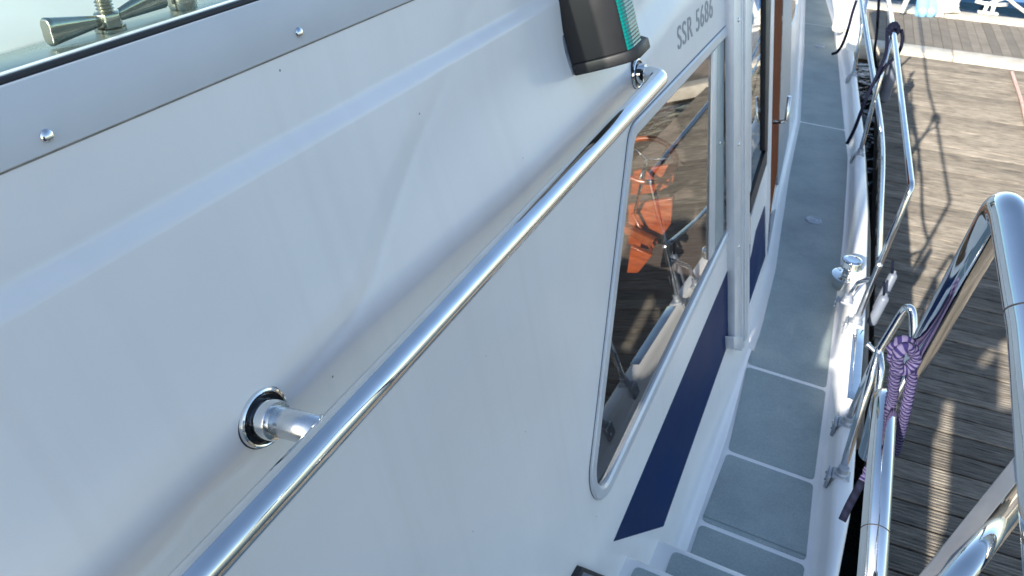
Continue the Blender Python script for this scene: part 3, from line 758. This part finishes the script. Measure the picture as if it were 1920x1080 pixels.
# deck fillers
for px, py in ((1525, 413), (1537, 87)):
    c0 = az(px, py, .0026)
    fo = lathe('deck_filler', [(0, -.002), (.040, -.002), (.040, .002), (.036, .0045), (.030, .005), (.030, .003), (.018, .003), (.016, .0045), (.0, .0045)], c0, (0, 0, 1), CAST, boat, 32)
    box('key_slot', c0 + np.array([-.011, -.002, .0046]), c0 + np.array([.011, .002, .0062]), CAST, fo)
# ventilator: saucer base and drum cap
v0 = az(1583, 520, .06)
vent = lathe('ventilator', [(0, -.06), (.052, -.06), (.052, -.012), (.066, -.004), (.067, .001), (.060, .004), (.040, .002), (.026, .008), (.024, .034), (.038, .040), (.044, .046), (.045, .052), (.043, .055), (.043, .078), (.040, .084), (.030, .087), (.028, .084), (.0, .083)], v0 + np.array([.012, .02, .0]), (0, 0, 1), CHROME, boat, 40)

# ---- guard rails --------------------------------------------------------------------
TR = .0125
def foot(parent, p, m=CAST):
    p = np.array(p)
    box('foot', p + np.array([-.026, -.022, -.004]), p + np.array([.026, .022, .010]), m, parent, .003)
    box('foot_cheek', p + np.array([-.038, -.026, -.050]), p + np.array([-.027, .026, .006]), m, parent, .003)
    lathe('socket', [(0, .0), (.021, .0), (.021, .006), (.0165, .012), (.0165, .028), (.0145, .030)], p + np.array([0, 0, .010]), (0, 0, 1), m, parent, 24)
    for dy in (-.016, .016):
        lathe('bolt', [(.005, 0), (.005, .004), (.0035, .005), (0, .0055)], p + np.array([-.038, dy, -.022]), (-1, 0, 0), CHROME, parent, 10)
gr = empty('guard_rail'); gr.parent = boat
KC = ay(1709, 350, 2.88); knot = ay(1675, 55, 4.46); fw = ay(1664, -10, 5.35)
base_f = az(1605, 603, .085)
top_pts = [ay(1640, -260, 8.6), fw, knot, KC, base_f]
sweep('top_rail', fillet(top_pts, [0, .1, .1, .045, 0], 10), TR, CHROME, gr, 24); foot(gr, base_f - np.array([0, 0, .010]))
mj = KC + (base_f - KC) * .56
mid2 = ay(1655, 265, 4.2); mid3 = ay(1640, 150, 5.0); mid4 = ay(1614, -10, 6.6)
sweep('mid_rail', smooth_path([mj, ay(1652, 400, 3.45), mid2, mid3, mid4, ay(1580, -150, 8.2)], 8), .0105, CHROME, gr, 20)
lathe('rail_end', [(0, -.012), (.012, -.012), (.013, .0), (.012, .012), (.006, .016), (0, .017)], mj, _n(mj - ay(1652, 400, 3.45)), SATIN, gr, 20)
base_b = az(1588, 563, .085)
sweep('brace', fillet([KC + (base_f - KC) * .66, base_b + np.array([.02, .01, .09]), base_b], .03), .0105, CHROME, gr, 20); foot(gr, base_b - np.array([0, 0, .010]))
for b_, t_ in (((1612, 288), knot), ((1600, 141), ay(1632, -40, 6.0))):
    p = az(*b_, .085); sweep('stanchion', [p, p + (np.array(t_) - p) * .5, np.array(t_)], .0115, CHROME, gr, 20); foot(gr, p - np.array([0, 0, .010]))
p = ay(1640, 178, 4.9); sweep('stanchion', [ay(1655, 272, 4.25), ay(1645, 200, 4.4), ay(1622, 60, 5.2), ay(1605, -60, 5.6)], .0105, CHROME, gr, 16)
# near gate post: A shaped hoop
gp = empty('gate_post'); gp.parent = boat
K = ay(1648, 658, 2.12); T = ay(1711, 553, 2.16); DN = ay(1714, 665, 2.10)
g1 = az(1588, 792, .085); g2 = az(1578, 888, .085)
sweep('hoop', fillet([g2, K, T, DN, ay(1690, 720, 2.06), ay(1650, 800, 2.0)], [0, .06, .022, .02, .02, 0], 10), TR, CHROME, gp, 24)
sweep('strut', [g1, K + (g1 - K) * .5, K], .0115, CHROME, gp, 20)
sweep('inner_leg', fillet([K, ay(1652, 690, 2.08), ay(1628, 845, 1.95)], .05), .0115, CHROME, gp, 20)
lathe('hinge_pin', [(0, -.02), (.007, -.02), (.007, .016), (.010, .017), (.010, .023), (0, .024)], K + np.array([-.018, 0, 0]), (-.8, .2, .4), SATIN, gp, 16)
foot(gp, g1 - np.array([0, 0, .010])); foot(gp, g2 - np.array([0, 0, .010]))
lathe('joint_collar', [(.0128, -.010), (.0145, -.008), (.0145, .008), (.0128, .010)], K, _n(K - g2), CHROME, gp, 24)

# ---- boarding hand hoops close to the lens ------------------------------------------
def hoop(name, pts, rads_, r, joints):
    c = empty(name); c.parent = boat
    sweep('tube', fillet(pts, rads_, 14), r, CHROME, c, 40)
    for p, d in joints: lathe('sleeve_joint', [(r * .99, -.0009), (r * 1.03, -.0005), (r * 1.03, .0005), (r * .99, .0009)], p, d, RUBBER, c, 40)
    return c
a = ad(1632, 1130, .74); b = ad(1659, 742, .93); c_ = ad(1630, 850, 1.06)
ja = a + (b - a) * .29
ha = hoop('boarding_handrail', [a, b, c_], [0, .020, 0], .0142, [(ja, _n(b - a))])
a2 = ad(2000, 1500, .44); m2 = ad(1930, 620, .55); b2 = ad(1888, 372, .60); c2 = ad(1708, 692, .86)
ja2 = b2 + (m2 - b2) * .86
hb = hoop('boarding_handrail', [a2, m2, b2, c2], [0, .15, .022, 0], .0142, [(ja2, _n(b2 - m2))])
def bar(name, pa, pb, qa, qb, m, t, b):
    """flat strip between two edges seen running up to the leg"""
    n_ = _n(np.cross(pb - pa, qa - pa)); n_ = n_ if n_ @ (EYE - pa) > 0 else -n_
    return prism(name, [pa, pb, qb, qa], [pa - n_ * t, pb - n_ * t, qb - n_ * t, qa - n_ * t], m, hb, b)
e = lambda x0, y0, x1, y1, d0, d1: (ad(x0, y0, d0), ad(x1 + (x1 - x0) * .35, y1 + (y1 - y0) * .35, d1))
pa, pb = e(1926, 826, 1722, 1080, .60, .46); qa, qb = e(1926, 880, 1768, 1080, .575, .45); ra, rb = e(1926, 888, 1776, 1080, .575, .452)
bar('grey_reflection_bar', pa, pb, qa, qb, REFL_GREY, .006, .0012)  # flat bar added in place of a pale reflection along the tube
ta, tb = e(1926, 918, 1796, 1080, .575, .452)
sweep('cross_tube', [ta, tb], .0082, CHROME, hb, 32)

# ---- added panel behind the camera, cut to shade the jetty and deck ---------------------
def make_shade_panel():
    outl = [(-.5, .45), (-.5, 1.37), (-.335, 1.36), (-.25, 1.26), (-.094, 1.42), (-.007, 1.51), (-.032, 1.83), (.105, 1.935), (.227, 1.99), (.7, 2.0), (.7, .45)]
    hA = [(.118, 1.0), (.140, .90), (.126, .776), (.141, .649), (.172, .539), (.214, .429), (.30, .43), (.29, .539), (.284, .635), (.234, .765), (.156, 1.0)]
    hB = [(.209, 1.22), (.26, 1.30), (.275, 1.25), (.23, 1.19)]; hC = [(.283, 1.324), (.34, 1.38), (.44, 1.06), (.367, 1.042)]
    st_ = .01; xs = np.arange(-.50, .71, st_); zs = np.arange(.45, 2.01, st_)
    Xg, Zg = np.meshgrid(xs, zs, indexing='ij'); xc, zc = Xg[:-1, :-1] + st_ / 2, Zg[:-1, :-1] + st_ / 2
    keep = inside(outl, xc, zc) & ~inside(hA, xc, zc) & ~inside(hB, xc, zc) & ~inside(hC, xc, zc)
    id_ = np.arange(Xg.size).reshape(Xg.shape); vs = [(x, -.45, z) for x, z in zip(Xg.ravel(), Zg.ravel())]
    fs = [(int(id_[i, k]), int(id_[i + 1, k]), int(id_[i + 1, k + 1]), int(id_[i, k + 1])) for i in range(keep.shape[0]) for k in range(keep.shape[1]) if keep[i, k]]
    me = bpy.data.meshes.new('shade_panel'); me.from_pydata(vs, [], fs)
    bm = bmesh.new(); bm.from_mesh(me); bmesh.ops.delete(bm, geom=[v for v in bm.verts if not v.link_faces], context='VERTS'); bm.to_mesh(me); bm.free()
    o = link('shade_panel', me, SHADE_NAVY, boat); so = o.modifiers.new('panel_shell', 'SOLIDIFY'); so.thickness = .006
make_shade_panel()
# small courtesy lamp by the steps
lampo = wslab('courtesy_lamp', [nm(1093, 1063, .044), nm(1140, 1082, .044), nm(1122, 1150, .044), nm(1060, 1130, .044)], -.012, .010, RUBBER, boat, .002, .0345)
wslab('lamp_lens', [nm(1096, 1073, .048), nm(1131, 1087, .048), nm(1116, 1140, .048), nm(1072, 1124, .048)], .008, .0125, FEND, lampo, .001, .0345)
adopt()

# ================================================================== ROPES AND FENDERS
def strand(r): return lambda a, l, t: r * (1 + .16 * math.cos(3 * (a - l * 2 * math.pi * 22)))
def rope(name, paths, r, m, label, cat='rope', step=.004, tw=True):
    o = None
    root = empty(name, tuple(paths[0][0])); tag(root, label, cat)
    for pth in paths:
        s = sweep('strand', resample(smooth_path(pth, 12), step), r, m, root, 14, strand(r) if tw else None)
        s.matrix_parent_inverse = Matrix.Translation(-Vector(root.location))
    return root
def coil(c, ax_v, R, turns, pitch, n=14):
    ax_v = _n(np.array(ax_v)); u = _n(np.cross(ax_v, [0, 1, 0])); v = np.cross(ax_v, u)
    return [c + ax_v * (pitch * (k / n - turns / 2)) + (u * math.cos(2 * math.pi * k / n) + v * math.sin(2 * math.pi * k / n)) * R for k in range(int(turns * n) + 1)]
hd = _n(c2 - b2)                                                # along the big hoop's free leg
kc = c2 - hd * .014
k1 = coil(kc, hd, .0215, 1.2, .0165, 14)
k2 = [ad(1716, 648, .80), ad(1694, 640, .79), ad(1674, 655, .80), ad(1682, 690, .81), ad(1704, 690, .81), ad(1716, 668, .80), ad(1700, 650, .785), ad(1684, 664, .79), ad(1680, 700, .82)]
rope('rope', [k2,
     [ad(1692, 645, .80), ad(1681, 670, .81), ad(1677, 705, .83), ad(1672, 745, .88), ad(1660, 800, 1.0), ad(1640, 850, 1.08), ad(1626, 885, 1.10), ad(1619, 902, 1.10)],
     [ad(1712, 690, .84), ad(1706, 725, .87), ad(1698, 765, .90), ad(1690, 800, .94), ad(1676, 850, 1.0)]],
     .0060, ROPE_P, 'purple and white flecked rope knotted round the free end of the larger hand hoop', 'rope', .003)
rope('rope', [[ad(1622, 893, 1.105), ad(1608, 918, 1.11), ad(1592, 948, 1.12), ad(1579, 976, 1.12)]], .0058, ROPE_N, 'navy rope tail hanging below the purple rope over the toe rail', 'rope', .01, False)
kc2 = ay(1676, 55, 4.46); axr = _n(KC - knot)
rope('rope', [coil(kc2, axr, .022, 3.5, .018, 10),
     [ay(1664, 52, 4.44), ay(1661, 100, 4.4), ay(1645, 140, 4.36), ay(1622, 190, 4.3), ay(1603, 240, 4.24), ay(1588, 270, 4.2)],
     [ay(1690, 55, 4.5), ay(1692, 75, 4.48), ay(1684, 100, 4.46), ay(1660, 125, 4.42), ay(1636, 160, 4.36)]],
     .009, ROPE_N, 'navy rope knotted on the top guard rail and hanging down to the deck', 'rope', .01, False)
rope('rope', [[ay(1606, 0, 5.9), ay(1598, 25, 5.88), ay(1590, 55, 5.85), ay(1580, 82, 5.8), ay(1570, 97, 5.75), ay(1561, 101, 5.7)]], .010, ROPE_N, 'short navy rope tail dangling over the toe rail near the bow', 'rope', .01, False)

JZ = -.9; JA = math.atan2(.073, .997)                              # jetty runs 4 degrees off the boat
jf = np.array([-.073, .997, 0]); jx = np.array([.997, .073, 0])
JO = np.array([.30, 6.5, 0])                                       # a point on its boat side edge
def J(u, v, z=0.0): return JO + jx * u + jf * (v - 6.5) + np.array([0, 0, JZ + z])
rope('mooring_line', [[ay(1649, -20, 7.2), ay(1645, 50, 7.6), ay(1641, 110, 8.0), J(.02, 8.6, .04)]], .012, ROPE_N, 'dark mooring line running from the bow down to the jetty edge', 'rope', .02, False)

def fender(px, py, y, L, r, label, tilt=(0, 0, 1), m=FEND):
    c = empty('fender'); p = ay(px, py, y); c.location = tuple(p); tag(c, label, 'fender', 'fenders hanging along the hull')
    b_ = lathe('fender_body', [(0, -L / 2 - r * .9), (r * .5, -L / 2 - r * .75), (r * .9, -L / 2 - r * .3), (r, -L / 2), (r, L / 2), (r * .9, L / 2 + r * .3), (r * .5, L / 2 + r * .75), (r * .3, L / 2 + r * .85), (r * .28, L / 2 + r * 1.3), (0, L / 2 + r * 1.32)], (0, 0, 0), tilt, m, c, 24)
    sweep('lanyard', [np.array([0, 0, L / 2 + r]), np.array([-.015, 0, L / 2 + r + .06])], .005, ROPE_N, c, 8)
fender(1659, 548, 3.05, .16, .018, 'thin grey fender hanging outside the gate by the chrome ventilator', (.1, .2, .97))
fender(1646, 582, 2.95, .12, .020, 'short grey fender hung just inboard of the thin one', (.1, .1, .98))
fender(1668, 150, 7.6, .35, .05, 'slim pale fender hanging between the guard rail and the jetty', (0, 0, 1))

# ================================================================== JETTY, WALKWAY, WATER
def plane_obj(name, lo, hi, z, m):
    return mesh_obj(name, [(lo[0], lo[1], z), (hi[0], lo[1], z), (hi[0], hi[1], z), (lo[0], hi[1], z)], [(0, 1, 2, 3)], m)
tag(plane_obj('water', (-600, -600), (600, 900), -1.45, WATER), kind='structure')
def frame_mat(p): 
    m_ = Matrix.Rotation(JA, 4, 'Z'); m_.translation = Vector(p); return m_
jet = box('jetty', (-.0, -8.0, -.22), (2.20, 3.62, -.045), MOULD); jet.matrix_world = frame_mat(J(0, 6.5)); tag(jet, 'long wooden finger jetty of grooved weathered boards beside the boat', None, None, 'structure')
def plank_mesh(W, L, th, grooves, name):
    """one board with its ribs cut in the top"""
    prof = [(-W / 2, -th), (-W / 2, -.003), (-W / 2 + .003, 0)]
    if grooves:
        g_ = W / (grooves + .5)
        for k in range(grooves):
            c = random.uniform(-.002, .002) - W / 2 + g_ * (k + .75); prof += [(c - g_ * .30, 0), (c - g_ * .14, -.0035), (c + g_ * .14, -.0035), (c + g_ * .30, 0)]
    prof += [(W / 2 - .003, 0), (W / 2, -.003), (W / 2, -th)]
    n = len(prof); vs = [(0, a, b) for a, b in prof] + [(L, a, b) for a, b in prof]
    fs = [(i, (i + 1) % n, n + (i + 1) % n, n + i) for i in range(n)] + [tuple(range(n)), tuple(range(2 * n - 1, n - 1, -1))]
    me = bpy.data.meshes.new(name); me.from_pydata(vs, [], fs); me.update()
    bm = bmesh.new(); bm.from_mesh(me); bmesh.ops.recalc_face_normals(bm, faces=bm.faces); bm.to_mesh(me); bm.free()
    me.materials.append(m_for[name]); return me
m_for = {'plank': PLANK, 'walkway_plank': WPLANK}
pm = plank_mesh(.1275, 2.24, .04, 6, 'plank')
v = -1.0
while v < 10.05:
    o = bpy.data.objects.new('plank', pm); COL.objects.link(o); o.parent = jet
    o.location = (-.02 + random.uniform(-.006, .006), v - 6.5, -.003 + random.uniform(-.002, .002)); o.rotation_euler = (random.uniform(-.006, .006), 0, random.uniform(-.003, .003)); v += .1405
wk = box('walkway', (-9, 3.98, -.30), (12, 5.55, -.05), MOULD); wk.matrix_world = frame_mat(J(0, 6.5)); tag(wk, 'grey boardwalk with pale edging boards crossing the end of the jetty', None, None, 'structure')
wm_ = plank_mesh(.104, 1.56, .04, 0, 'walkway_plank')
for k in range(58):
    o = bpy.data.objects.new('plank', wm_); COL.objects.link(o); o.parent = wk
    o.rotation_euler = (0, 0, math.pi / 2); o.location = (-2.6 + k * .1085, 3.985, -.004 + random.uniform(-.002, .002))
for nm, a0, a1, h in (('edge_board', 3.66, 3.972, .012), ('far_edge_board', 5.56, 5.86, .03)):
    for k in range(5):
        box('edge_board', (-6 + k * 3.4, a0, -.16), (-6 + k * 3.4 + 3.39, a1, h), CONC, wk, .012)

def place(o, u, v_, z, rz=0.0):
    o.location = tuple(J(u, v_, z)); o.rotation_euler = (0, 0, JA + rz)
# dock cleat
qc = az(1853, 22, JZ + .04)
cl = tag(empty('dock_cleat', tuple(qc)), 'white horned mooring cleat on the far walkway edge with a white line made fast', 'cleat'); cl.rotation_euler = (0, 0, JA)
sweep('horn', [np.array([-.20, 0, .12]), np.array([-.1, 0, .105]), np.array([.1, 0, .105]), np.array([.20, 0, .12])], .024, WPAINT, cl, 14)
for dx in (-.05, .05): sweep('pillar', [np.array([dx, 0, -.01]), np.array([dx * .8, 0, .10])], .026, WPAINT, cl, 12)
box('cleat_base', (-.13, -.05, -.025), (.13, .05, -.003), WPAINT, cl, .008)
rope('mooring_line', [[qc + np.array([.0, .02, .12]), qc + np.array([.35, .45, .20]), qc + np.array([.62, .95, .28]), qc + np.array([.9, 2.2, .4])]], .022, WPAINT, 'white mooring line rising from the dock cleat out of the picture', 'rope', .05, False)
rope('mooring_line', [[az(1890, -3, -.6), az(1905, 10, -.7), az(1925, 24, -.8), az(1960, 45, -.86)]], .022, WPAINT, 'white mooring line slanting down to the right of the dock cleat', 'rope', .05, False)
# pair of pale blue fenders lying on the far edge, posts and piled line beside them
for px, lab in ((1728, 'pale blue fender lying at the far walkway edge, left of the pair'), (1744, 'pale blue fender lying at the far walkway edge, right of the pair')):
    p = az(px, 20, JZ + .06); c = tag(empty('fender', tuple(p)), lab, 'fender', 'pale blue fenders on the walkway edge')
    lathe('fender_body', [(0, -.1), (.05, -.09), (.085, -.05), (.09, 0), (.09, .75), (.08, .8), (.03, .84), (.03, .9), (0, .9)], (0, 0, 0), (-.05, .85, .52), LBLUE, c, 20)
for px, lab in ((1690, 'short white post at the far walkway edge left of the blue fenders'), (1785, 'leaning white post right of the blue fenders')):
    p = az(px, 24, JZ + .03); c = tag(empty('post', tuple(p)), lab, 'post')
    s = sweep('shaft', [np.zeros(3), np.array([.10, .25, .9])], .035, WPAINT, c, 14); lathe('cap', [(0, 0), (.042, 0), (.042, .02), (.03, .04), (0, .045)], (.10, .25, .9), (.1, .25, .9), WPAINT, c, 14)
pile = []
pc = az(1765, 18, JZ + .05)
for k in range(120):
    a = k * .45; r_ = .22 - .0008 * k; pile.append(pc + np.array([math.cos(a) * r_, math.sin(a) * r_ * .8, .0015 * k + .012 * math.sin(k * 1.7)]))
rope('coiled_line', [pile], .018, WPAINT, 'cream line coiled on the walkway edge between blue fenders and white post', 'rope', .05, False)
# red and white line at the right edge of the jetty
rope('hose', [[az(1897, 134, JZ + .03), az(1905, 158, JZ + .02), az(1915, 188, JZ + .02), az(1921, 215, JZ + .02), az(1930, 260, JZ + .02)]], .018, HOSE, 'white line flecked with red lying near the right jetty edge', 'hose', .02, False)
# blue boat across the water, only its hull by the walkway shows
nb = tag(empty('moored_boat', tuple(az(1700, -10, -1.3))), 'blue hull of a boat moored beyond the far walkway', 'boat')
def nb_hull():
    vs, fs = [], []
    for t in np.linspace(0, 1, 14):
        wd = .8 * math.sqrt(max(0.02, 1 - (2 * t - 1) ** 4)); x = -1.6 + 3.6 * t
        vs += [(x, .55, .55), (x, .50, .0), (x, .9, -.3), (x, .55 + wd * 2, -.3), (x, .55 + wd * 2, .55)]
    for i in range(13):
        for k in range(4): fs.append((i * 5 + k, i * 5 + k + 1, i * 5 + 6 + k, i * 5 + 5 + k))
        fs.append((i * 5 + 4, i * 5, i * 5 + 5, i * 5 + 9))
    fs += [(0, 1, 2, 3, 4), (65, 66, 67, 68, 69)]
    mesh_obj('hull', vs, fs, vary(mat('blue_hull', (.03, .10, .25), .3), (.025, .085, .22), (.04, .12, .28), 3), nb)
    box('gunwale', (-1.6, .5, .55), (2.0, .62, .60), WPAINT, nb, .01)
nb_hull()
